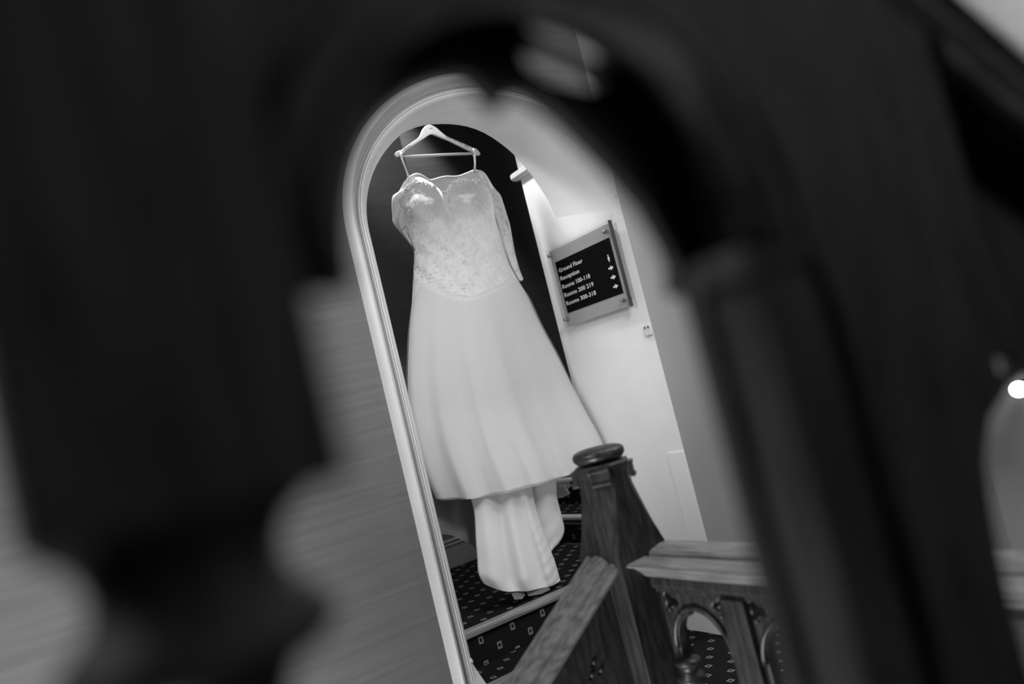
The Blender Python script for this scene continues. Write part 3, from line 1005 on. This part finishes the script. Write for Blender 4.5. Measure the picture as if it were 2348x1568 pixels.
# inside of the back: satin lining seen over the cups, with piping
BT = [(-0.606, 0.67, 2.293), (-0.566, 0.67, 2.306), (-0.534, 0.67, 2.294), (-0.502, 0.67, 2.272), (-0.456, 0.67, 2.279), (-0.413, 0.67, 2.285), (-0.362, 0.67, 2.282), (-0.33, 0.67, 2.285), (-0.281, 0.67, 2.298), (-0.243, 0.67, 2.308), (-0.222, 0.67, 2.302), (-0.197, 0.67, 2.281), (-0.178, 0.67, 2.23)]
G = coons(BT, [(-0.677, 0.67, 2.06), (-0.206, 0.67, 2.04)], [BT[0], (-0.66, 0.67, 2.20), (-0.677, 0.67, 2.06)], [BT[-1], (-0.19, 0.67, 2.14), (-0.206, 0.67, 2.04)], 60, 24)
bl = dpart(cloth('back_lining', G, lambda u, v, p: -0.05 * prof(u) * min(1, v * 3) + 0.012 * math.sin(17 * u + 3 * v) * min(1, v * 4), lambda u, v, p: 0.004 + 0.05 * prof(u) * min(1, v * 3) - 0.012 * math.sin(17 * u + 3 * v) * min(1, v * 4), M['lining'], dr))
dpart(obj('neckline_piping', tube(resample(BT, 60), 0.0045, 8), M['satin'], bl, smooth=True))
# left front facing: bright folds of lining beside the left cup
G = coons([(-0.640, 0.64, 2.275), (-0.59, 0.66, 2.295), (-0.505, 0.66, 2.262)], [(-0.63, 0.58, 2.17), (-0.50, 0.58, 2.12)], [(-0.640, 0.64, 2.275), (-0.63, 0.58, 2.17)], [(-0.505, 0.66, 2.262), (-0.50, 0.60, 2.19), (-0.50, 0.58, 2.12)], 30, 16)
dpart(cloth('front_facing', G, lambda u, v, p: 0.010 * math.sin(11 * u + 4 * v), lambda u, v, p: 0.003 - 0.010 * math.sin(11 * u + 4 * v), M['lining'], dr))
# sleeves
SRO = [(-0.231, 2.262), (-0.212, 2.212), (-0.194, 2.179), (-0.174, 2.142), (-0.170, 2.08), (-0.165, 2.013), (-0.170, 1.937), (-0.176, 1.861), (-0.174, 1.784), (-0.166, 1.728)]
SRI = [(-0.290, 2.268), (-0.262, 2.215), (-0.248, 2.162), (-0.241, 2.107), (-0.243, 2.059), (-0.237, 2.017), (-0.232, 1.967), (-0.229, 1.877), (-0.217, 1.795), (-0.192, 1.722)]
G = coons([SRI[0], (-0.262, 2.276), SRO[0]], [SRI[-1], (-0.176, 1.722), SRO[-1]], SRI, SRO, 16, 60)
dpart(cloth('sleeve', G, lambda u, v, p: 0.028 * prof(u) + 0.004 * math.sin(40 * v + 6 * u), lambda u, v, p: 0.02 * prof(u), M['lace_open'], dr))
SLO = [(-0.646, 2.269), (-0.684, 2.242), (-0.716, 2.206), (-0.751, 2.187), (-0.766, 2.149), (-0.775, 2.10), (-0.781, 2.068), (-0.772, 2.040), (-0.742, 1.991), (-0.708, 1.928)]
SLI = [(-0.600, 2.235), (-0.635, 2.205), (-0.655, 2.18), (-0.670, 2.16), (-0.680, 2.12), (-0.69, 2.08), (-0.695, 2.05), (-0.695, 2.02), (-0.695, 1.985), (-0.695, 1.928)]
G = coons([SLO[0], (-0.62, 2.262), SLI[0]], [SLO[-1], SLI[-1]], SLO, SLI, 20, 50)
dpart(cloth('sleeve', G, lambda u, v, p: 0.030 * prof(u) + 0.010 * math.sin(16 * v + 9 * u) * prof(u), lambda u, v, p: 0.03 * prof(u), M['lace_open'], dr))
# train: satin front fall, side lobe, sheer tulle tip, grey net underskirt, lining tabs
SA_L = [(-0.748, 0.90), (-0.740, 0.80), (-0.742, 0.736), (-0.765, 0.629), (-0.778, 0.558), (-0.790, 0.495), (-0.778, 0.45)]
SA_R = [(-0.412, 0.88), (-0.424, 0.725), (-0.424, 0.644), (-0.416, 0.572), (-0.405, 0.488), (-0.395, 0.414), (-0.392, 0.325)]
SA_H = [(-0.778, 0.45), (-0.725, 0.414), (-0.666, 0.382), (-0.601, 0.362), (-0.524, 0.345), (-0.440, 0.330), (-0.392, 0.333)]
G = coons([(-0.748, 0.90), (-0.58, 0.90), (-0.412, 0.88)], SA_H, SA_L, SA_R, 70, 44, 0.575)


def sat(u, v, p):
    f = 0.022 * math.exp(-((u - 0.20) / 0.13) ** 2) + 0.030 * math.exp(-((u - 0.62 + 0.05 * v) / 0.10) ** 2) + 0.024 * math.exp(-((u - 0.88) / 0.07) ** 2) - 0.022 * math.exp(-((u - 0.42) / 0.07) ** 2) - 0.008 * math.exp(-((u - 0.77) / 0.07) ** 2)
    cr = 0.004 * math.sin(70 * v + 25 * u) * math.exp(-((u - 0.95) / 0.12) ** 2) * v
    return 0.03 * prof(u) + 1.2 * f * (0.35 + 0.65 * v) * min(1, v * 4 + 0.1) * min(1, (1 - v) * 6 + 0.35) + cr


dpart(cloth('train', G, sat, lambda u, v, p: 0.006, M['satin'], dr))
LR = [(-0.189, 0.66, 0.86), (-0.225, 0.66, 0.74), (-0.241, 0.66, 0.672), (-0.241, 0.66, 0.577), (-0.244, 0.66, 0.534), (-0.256, 0.66, 0.503), (-0.296, 0.66, 0.470), (-0.337, 0.66, 0.456)]
LL = [(-0.42, 0.66, 0.88), (-0.40, 0.66, 0.718), (-0.401, 0.66, 0.639), (-0.398, 0.66, 0.566), (-0.389, 0.66, 0.511), (-0.375, 0.66, 0.476), (-0.355, 0.66, 0.457)]
G = coons([LL[0], (-0.3, 0.66, 0.87), LR[0]], [LL[-1], (-0.345, 0.66, 0.455), LR[-1]], LL, LR, 24, 36)
dpart(cloth('train_fold', G, lambda u, v, p: 0.03 * prof(u) + 0.003 * math.sin(30 * v + 8 * u) * v, lambda u, v, p: 0.01 * prof(u), M['satin'], dr))
bm = bmesh.new()
tl = [(-0.215, 0.665, 0.80), (-0.17, 0.672, 0.79), (-0.150, 0.675, 0.752), (-0.137, 0.668, 0.705), (-0.183, 0.66, 0.688), (-0.163, 0.655, 0.674), (-0.211, 0.66, 0.666), (-0.245, 0.665, 0.672)]
ctr = bm.verts.new((-0.195, 0.65, 0.735))
vv = [bm.verts.new(p) for p in tl]
for a, b in zip(vv, vv[1:] + vv[:1]):
    bm.faces.new((ctr, a, b))
dpart(obj('tulle_tip', bm, M['sheer'], dr))
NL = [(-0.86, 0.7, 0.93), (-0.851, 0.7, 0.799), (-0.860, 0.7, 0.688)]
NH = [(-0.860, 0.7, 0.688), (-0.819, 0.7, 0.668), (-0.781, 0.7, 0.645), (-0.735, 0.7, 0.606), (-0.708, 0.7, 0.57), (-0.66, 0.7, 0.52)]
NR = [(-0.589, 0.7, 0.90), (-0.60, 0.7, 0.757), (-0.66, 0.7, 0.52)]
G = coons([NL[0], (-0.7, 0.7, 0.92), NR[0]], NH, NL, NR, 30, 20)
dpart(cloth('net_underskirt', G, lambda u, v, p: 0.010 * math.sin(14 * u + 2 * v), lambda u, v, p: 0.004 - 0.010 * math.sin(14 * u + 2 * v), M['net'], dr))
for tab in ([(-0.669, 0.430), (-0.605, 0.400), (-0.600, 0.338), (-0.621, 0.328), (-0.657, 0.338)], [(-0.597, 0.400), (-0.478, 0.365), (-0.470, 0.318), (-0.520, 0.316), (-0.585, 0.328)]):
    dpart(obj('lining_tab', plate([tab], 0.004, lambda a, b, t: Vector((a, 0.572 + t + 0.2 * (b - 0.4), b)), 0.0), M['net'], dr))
# hanging loops
dpart(obj('hanging_loop', tube([(-0.664, 0.592, 2.392), (-0.668, 0.590, 2.365), (-0.655, 0.60, 2.31), (-0.640, 0.62, 2.262)], 0.0042, 8, flat=0.4), M['satin'], dr, smooth=True))
dpart(obj('hanging_loop', tube([(-0.660, 0.606, 2.392), (-0.660, 0.608, 2.365), (-0.643, 0.62, 2.31), (-0.625, 0.64, 2.275)], 0.0042, 8, flat=0.4), M['satin'], dr, smooth=True))
dpart(obj('hanging_loop', tube([(-0.2735, 0.592, 2.392), (-0.272, 0.590, 2.36), (-0.276, 0.60, 2.32), (-0.284, 0.62, 2.275)], 0.0042, 8, flat=0.4), M['satin'], dr, smooth=True))
dpart(obj('hanging_loop', tube([(-0.270, 0.607, 2.392), (-0.265, 0.609, 2.36), (-0.264, 0.62, 2.32), (-0.266, 0.64, 2.28)], 0.0042, 8, flat=0.4), M['satin'], dr, smooth=True))
# lace motifs and crystal beads scattered over bodice and upper skirt
bm = bmesh.new()
bb = bmesh.new()
rl = random.Random(11)
GB = coons(TOP, WAIST, BO_L, BO_R, 60, 40)
for k in range(420):
    j, i = rl.randrange(2, 39), rl.randrange(2, 58)
    p = GB[j][i]
    u, v = i / 59, j / 39
    c = p + BULGE * (bod(u, v, p) + 0.0015)
    if k < 330:
        a0 = rl.uniform(0, 6.28)
        for q in range(4):
            a = a0 + q * 1.571
            r = rl.uniform(0.005, 0.011)
            tip = c + Vector((math.cos(a) * r, 0, math.sin(a) * r)) + BULGE * 0.002
            s1 = c + Vector((math.cos(a + 0.5) * r * 0.6, 0, math.sin(a + 0.5) * r * 0.6)) + BULGE * 0.003
            s2 = c + Vector((math.cos(a - 0.5) * r * 0.6, 0, math.sin(a - 0.5) * r * 0.6)) + BULGE * 0.001
            bm.faces.new([bm.verts.new(t) for t in (c, s1, tip, s2)])
    else:
        bmesh.ops.create_icosphere(bb, subdivisions=1, radius=0.0022, matrix=Matrix.Translation(c + BULGE * 0.002))
o1 = dpart(obj('lace_motifs', bm, M['lace'], bodice, recalc=False))
o1['kind'] = 'stuff'
o2 = dpart(obj('crystal_beads', bb, M['bead'], bodice, smooth=True))
o2['kind'] = 'stuff'

# ------------------------------------------------------------------ directory sign on the passage wall
sg = thing('directory_sign', 'black and metal directory sign with white room numbers on the bright passage wall', 'sign')
obj('back_plate', box(-0.036, -0.030, 0.050, 0.519, 1.452, 1.826, 0.001), M['metal'], sg)
bp_ = obj('black_panel', box(-0.0385, -0.036, 0.081, 0.492, 1.514, 1.766), M['black_face'], sg)
obj('acrylic_sheet', box(-0.052, -0.046, 0.046, 0.526, 1.448, 1.832), M['acrylic'], sg)
obj('sheet_edge', box(-0.0525, -0.034, 0.042, 0.0458, 1.446, 1.834, 0.0008), M['edge'], sg)
for y, z in ((0.502, 1.803), (0.083, 1.794), (0.084, 1.482), (0.501, 1.487)):
    pf = [(0.0095, 0.0), (0.0095, 0.058), (0.008, 0.062), (0.004, 0.064), (0.0005, 0.0645)]
    b2 = lathe(pf, 0, 0, 18)
    bmesh.ops.transform(b2, matrix=Matrix.Translation((0, y, z)) @ Matrix.Rotation(-math.pi / 2, 4, 'Y'), verts=b2.verts)
    obj('standoff_bolt', b2, M['steel'], sg, smooth=False)
for txt, y0, y1, z in (('Ground Floor', 0.478, 0.291, 1.712), ('Reception', 0.481, 0.332, 1.673), ('Rooms 100-118', 0.482, 0.266, 1.632), ('Rooms 200 219', 0.483, 0.256, 1.591), ('Rooms 300-318', 0.483, 0.255, 1.550)):
    font_obj(txt, 'lettering', M['letter'], bp_, None, (lambda y0, y1, z: (lambda u, v: Vector((-0.0391, lerp(y0, y1, u), z + 0.0195 * v))))(y0, y1, z), 0.012)
AR = [(-0.018, -0.0042), (-0.003, -0.0042), (-0.003, -0.011), (0.018, 0), (-0.003, 0.011), (-0.003, 0.0042), (-0.018, 0.0042)]
for y, z, dnw in ((0.115, 1.680, True), (0.115, 1.637, False), (0.115, 1.595, False), (0.115, 1.553, False)):
    pts = [((y + b * 0.8, z - a) if dnw else (y - a, z + b)) for a, b in AR]
    obj('arrow', quad([(-0.0391, p[0], p[1]) for p in pts]), M['letter'], bp_)

cp = thing('wall_clip', 'small white wall clip with two dark screws at the wall corner below the sign', 'clip')
obj('clip_body', box(-0.010, 0.0, 0.004, 0.046, 1.306, 1.352, 0.003), M['white_trim'], cp)
for y in (0.034, 0.013):
    b2 = lathe([(0.0045, 0.0), (0.0045, 0.002), (0.003, 0.0035), (0.0005, 0.004)], 0, 0, 12)
    bmesh.ops.transform(b2, matrix=Matrix.Translation((-0.010, y, 1.342)) @ Matrix.Rotation(-math.pi / 2, 4, 'Y'), verts=b2.verts)
    obj('screw', b2, M['ink'], cp)

# ------------------------------------------------------------------ small wall lamp at the right, seen through the near carving
wl = thing('wall_lamp', 'small glowing wall lamp seen through the carving at the right edge', 'lamp')
b2 = lathe([(0.004, 0.0), (0.045, 0.0), (0.045, 0.012), (0.016, 0.018), (0.014, 0.03)], 0, 0, 20)
bmesh.ops.transform(b2, matrix=Matrix.Translation((2.30, -0.313, 0.567)) @ Matrix.Rotation(-math.pi / 2, 4, 'Y'), verts=b2.verts)
obj('wall_plate', b2, M['steel'], wl, smooth=True)
b2 = bmesh.new()
bmesh.ops.create_uvsphere(b2, u_segments=20, v_segments=12, radius=0.05, matrix=Matrix.Translation((2.225, -0.313, 0.567)))
obj('globe', b2, M['lamp'], wl, smooth=True)
